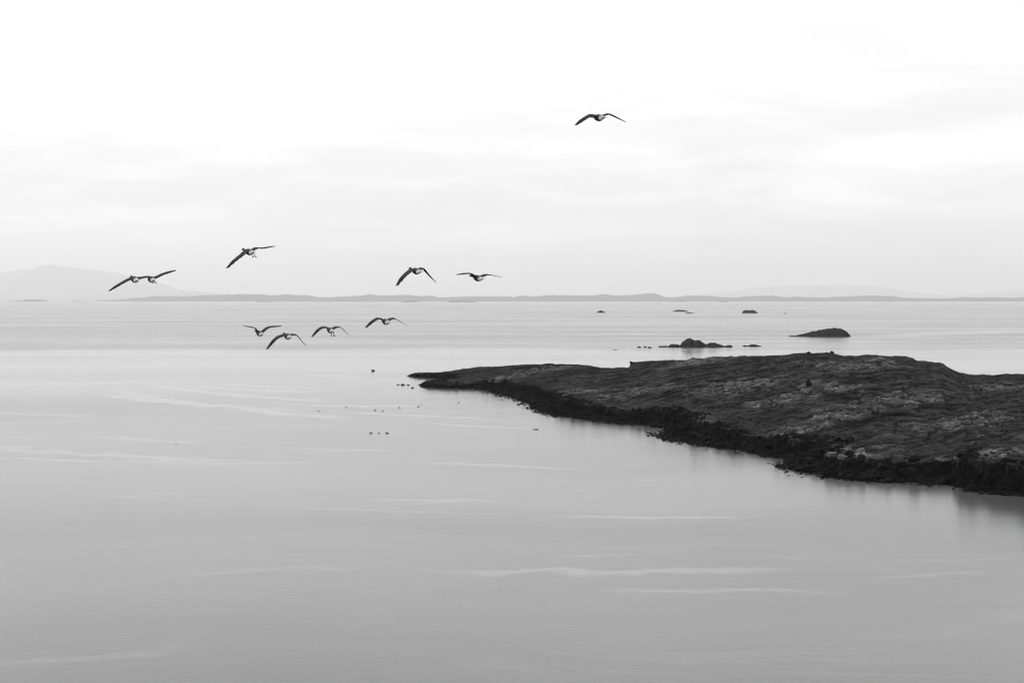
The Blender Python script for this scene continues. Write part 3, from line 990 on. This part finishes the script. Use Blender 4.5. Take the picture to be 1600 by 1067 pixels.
    if feet:
        for s in (-1, 1):
            ang, drop = feet
            bm_ = bmesh.new()
            bmesh.ops.create_cone(bm_, cap_ends=True, segments=8, radius1=0.016, radius2=0.010, depth=0.16,
                                  matrix=Matrix.Translation((s * 0.05, -0.20, -0.06)))
            vv = [bm_.verts.new((s * 0.05 + dx_, -0.20 + dy_, -0.13 + dz_)) for dx_, dy_, dz_ in ((0, 0.01, 0.01), (-0.04, -0.02, -0.06), (0, -0.03, -0.075), (0.04, -0.02, -0.06))]
            v2 = [bm_.verts.new(q.co + Vector((0, 0.012, -0.014))) for q in vv]
            bm_.faces.new(vv)
            bm_.faces.new(v2[::-1])
            for i in range(4):
                bm_.faces.new((vv[i], vv[(i + 1) % 4], v2[(i + 1) % 4], v2[i]))
            bmesh.ops.recalc_face_normals(bm_, faces=bm_.faces)
            bmesh.ops.rotate(bm_, cent=(s * 0.05, -0.2, 0.0), matrix=Matrix.Rotation(math.radians(-ang), 3, 'X'), verts=bm_.verts)
            bmesh.ops.translate(bm_, vec=(0, 0, drop), verts=bm_.verts)
            mb = bpy.data.meshes.new('foot')
            bm_.to_mesh(mb)
            bm_.free()
            link('foot', mb, M_BILL, parent=o)
    return o


def wing(bx_, by_, *pts):
    return [(x - bx_, y - by_) for x, y in pts]


GEESE = [
    ('leftmost bird, its right wing crossing its neighbour before the pale mountain', 211, 436.5, 46, 30, [(199, 438), (190, 443), (170, 455)], [(222, 434), (229, 433), (240, 432)], False, (12, 8)),
    ('bird overlapping the leftmost one, with its right wing raised to the sky', 237, 436.5, 48, 30, [(229, 433), (223, 434), (212, 437)], [(247, 432), (255, 428), (275, 421)], (75, -0.05), (10, 12)),
    ('bird with trailing feet, one wing level and the other hanging', 390, 393.5, 47, 38, [(381, 396), (374, 402), (355, 420)], [(400, 388), (410, 387.5), (430, 383)], (55, -0.04), (10, 4)),
    ('bird with both wings swept steeply down above the far hills', 651, 423.5, 46, 32, [(642, 423), (635, 428), (620, 447)], [(658, 420), (663, 422), (682, 441)], False, (12, 6)),
    ('bird gliding with nearly level thin wings above the far hills', 747, 434.5, 48, 34, [(739, 430), (732, 428), (711, 429.5)], [(754, 431.5), (761, 429.5), (785, 432.5)], False, (3, 3)),
    ('highest bird, alone in the bright sky', 936, 184, 43, 28, [(924, 181), (916, 185), (899, 199)], [(945, 180), (953, 178), (978, 188.5)], False, (14, 3)),
    ('bird with wings raised in a shallow V above the water', 406, 521, 54, 30, [(401, 516), (395, 512), (379, 508.5)], [(413, 516), (420, 511.5), (440, 509)], False, (4, 8)),
    ('lowest bird, wings arched down, touching the one with raised wings', 450, 525.5, 50, 28, [(439, 525), (431, 529), (417, 545)], [(457, 523.5), (464, 525), (479, 541)], False, (14, 6)),
    ('bird with dangling feet in the middle of the low group', 516.5, 516, 53, 26, [(507, 511.5), (499, 514), (487, 526)], [(525, 511.5), (533, 513), (547, 525.5)], (25, 0.0), (12, 6)),
    ('rightmost bird of the low group over the water', 603, 502.5, 51, 28, [(593, 498), (586, 499.5), (571, 511.5)], [(611, 498.5), (618, 499), (637, 510)], False, (12, 6)),
]
for lb, px, py, D, hd, lw, rw, ft, tw in GEESE:
    make_goose(lb, px, py, D, hd, wing(px, py, *lw), wing(px, py, *rw), ft, tw)


def make_duck(px, py, length_px, heading, label):
    d = depth_of(py)
    L = length_px / F * d
    prof = [(-0.5, 0.20, 0.03, 0.02), (-0.42, 0.16, 0.10, 0.07), (-0.25, 0.10, 0.19, 0.13), (0.0, 0.09, 0.22, 0.16), (0.2, 0.10, 0.17, 0.14), (0.30, 0.18, 0.09, 0.11), (0.33, 0.30, 0.07, 0.07),
            (0.36, 0.40, 0.075, 0.075), (0.42, 0.42, 0.06, 0.06), (0.50, 0.40, 0.025, 0.025), (0.56, 0.385, 0.012, 0.01)]
    st = catmull(prof, 26)
    verts, faces, tones = [], [], []
    n = 12
    for i, (f, zc_, hw, hh) in enumerate(st):
        for k in range(n):
            th = 2 * math.pi * k / n
            verts.append((f * L, math.cos(th) * max(hw, 0.008) * L, (zc_ + math.sin(th) * max(hh, 0.008)) * L))
            tones.append(0.03 if not (-0.2 < f < 0.2 and math.sin(th) > 0.6) else 0.06)
    for i in range(len(st) - 1):
        for k in range(n):
            k2 = (k + 1) % n
            faces.append((i * n + k, i * n + k2, (i + 1) * n + k2, (i + 1) * n + k))
    me_ = mesh_np('floating_duck', verts, faces, {'tone': tones})
    o = link('floating_duck', me_, M_BIRD, loc=((px - 800) / F * d, d, -0.02 * L))
    o.rotation_euler = (0, 0, math.radians(heading))
    return tag(o, label, 'duck', 'ducks floating on the bay')


DUCKS = [
    (579.5, 676.5, 5.5, 170, 'left end of the three dark ducks in a row on the water'),
    (592, 677, 4, 175, 'smallest, middle duck of the three in a row'),
    (604.5, 677, 6, 178, 'right end of the three dark ducks in a row, leaving a faint wake'),
    (498, 642, 3.5, 150, 'leftmost of the scattered floating ducks'),
    (541, 636.2, 3.5, 10, 'duck between the leftmost one and the close pair'),
    (586, 641, 4.2, 20, 'larger left duck of the close pair'),
    (598.5, 642, 3.4, 30, 'smaller right duck of the close pair'),
    (624, 636.8, 4, 165, 'lone duck right of the close pair'),
    (654, 635.2, 4.2, 15, 'darker duck beside the tiny one below the headland spit'),
    (659, 632, 2.6, 160, 'tiny duck just above the darker one below the spit'),
    (717, 629, 3.4, 170, 'duck on open water left of the boulder corner'),
    (762, 628, 2.6, 10, 'faint small duck nearest the boulder corner'),
    (275, 694, 2.6, 160, 'lone speck of a duck far out on the left water'),
]
for a in DUCKS:
    make_duck(*a)

# ------------------------------------------------------------------ sea haze
me = bpy.data.meshes.new('haze')
bm = bmesh.new()
bmesh.ops.create_cube(bm, size=1.0)
bmesh.ops.transform(bm, matrix=Matrix.Translation((0, 43500, 1023)) @ Matrix.Diagonal((186000, 97000, 2052, 1)), verts=bm.verts)
bm.to_mesh(me)
bm.free()
hm = bpy.data.materials.new('sea_haze')
hm.use_nodes = True
ht = hm.node_tree
ht.nodes.clear()
ho = N(ht, 'ShaderNodeOutputMaterial')
pv = N(ht, 'ShaderNodeVolumePrincipled')
pv.inputs['Color'].default_value = (0.97, 0.97, 0.97, 1)
pv.inputs['Density'].default_value = 3.5e-5
pv.inputs['Anisotropy'].default_value = 0.55
pv.inputs['Density Attribute'].default_value = ''
ht.links.new(pv.outputs[0], ho.inputs['Volume'])
tag(link('haze', me, hm), 'pale sea haze that fades the far islands', kind='stuff')
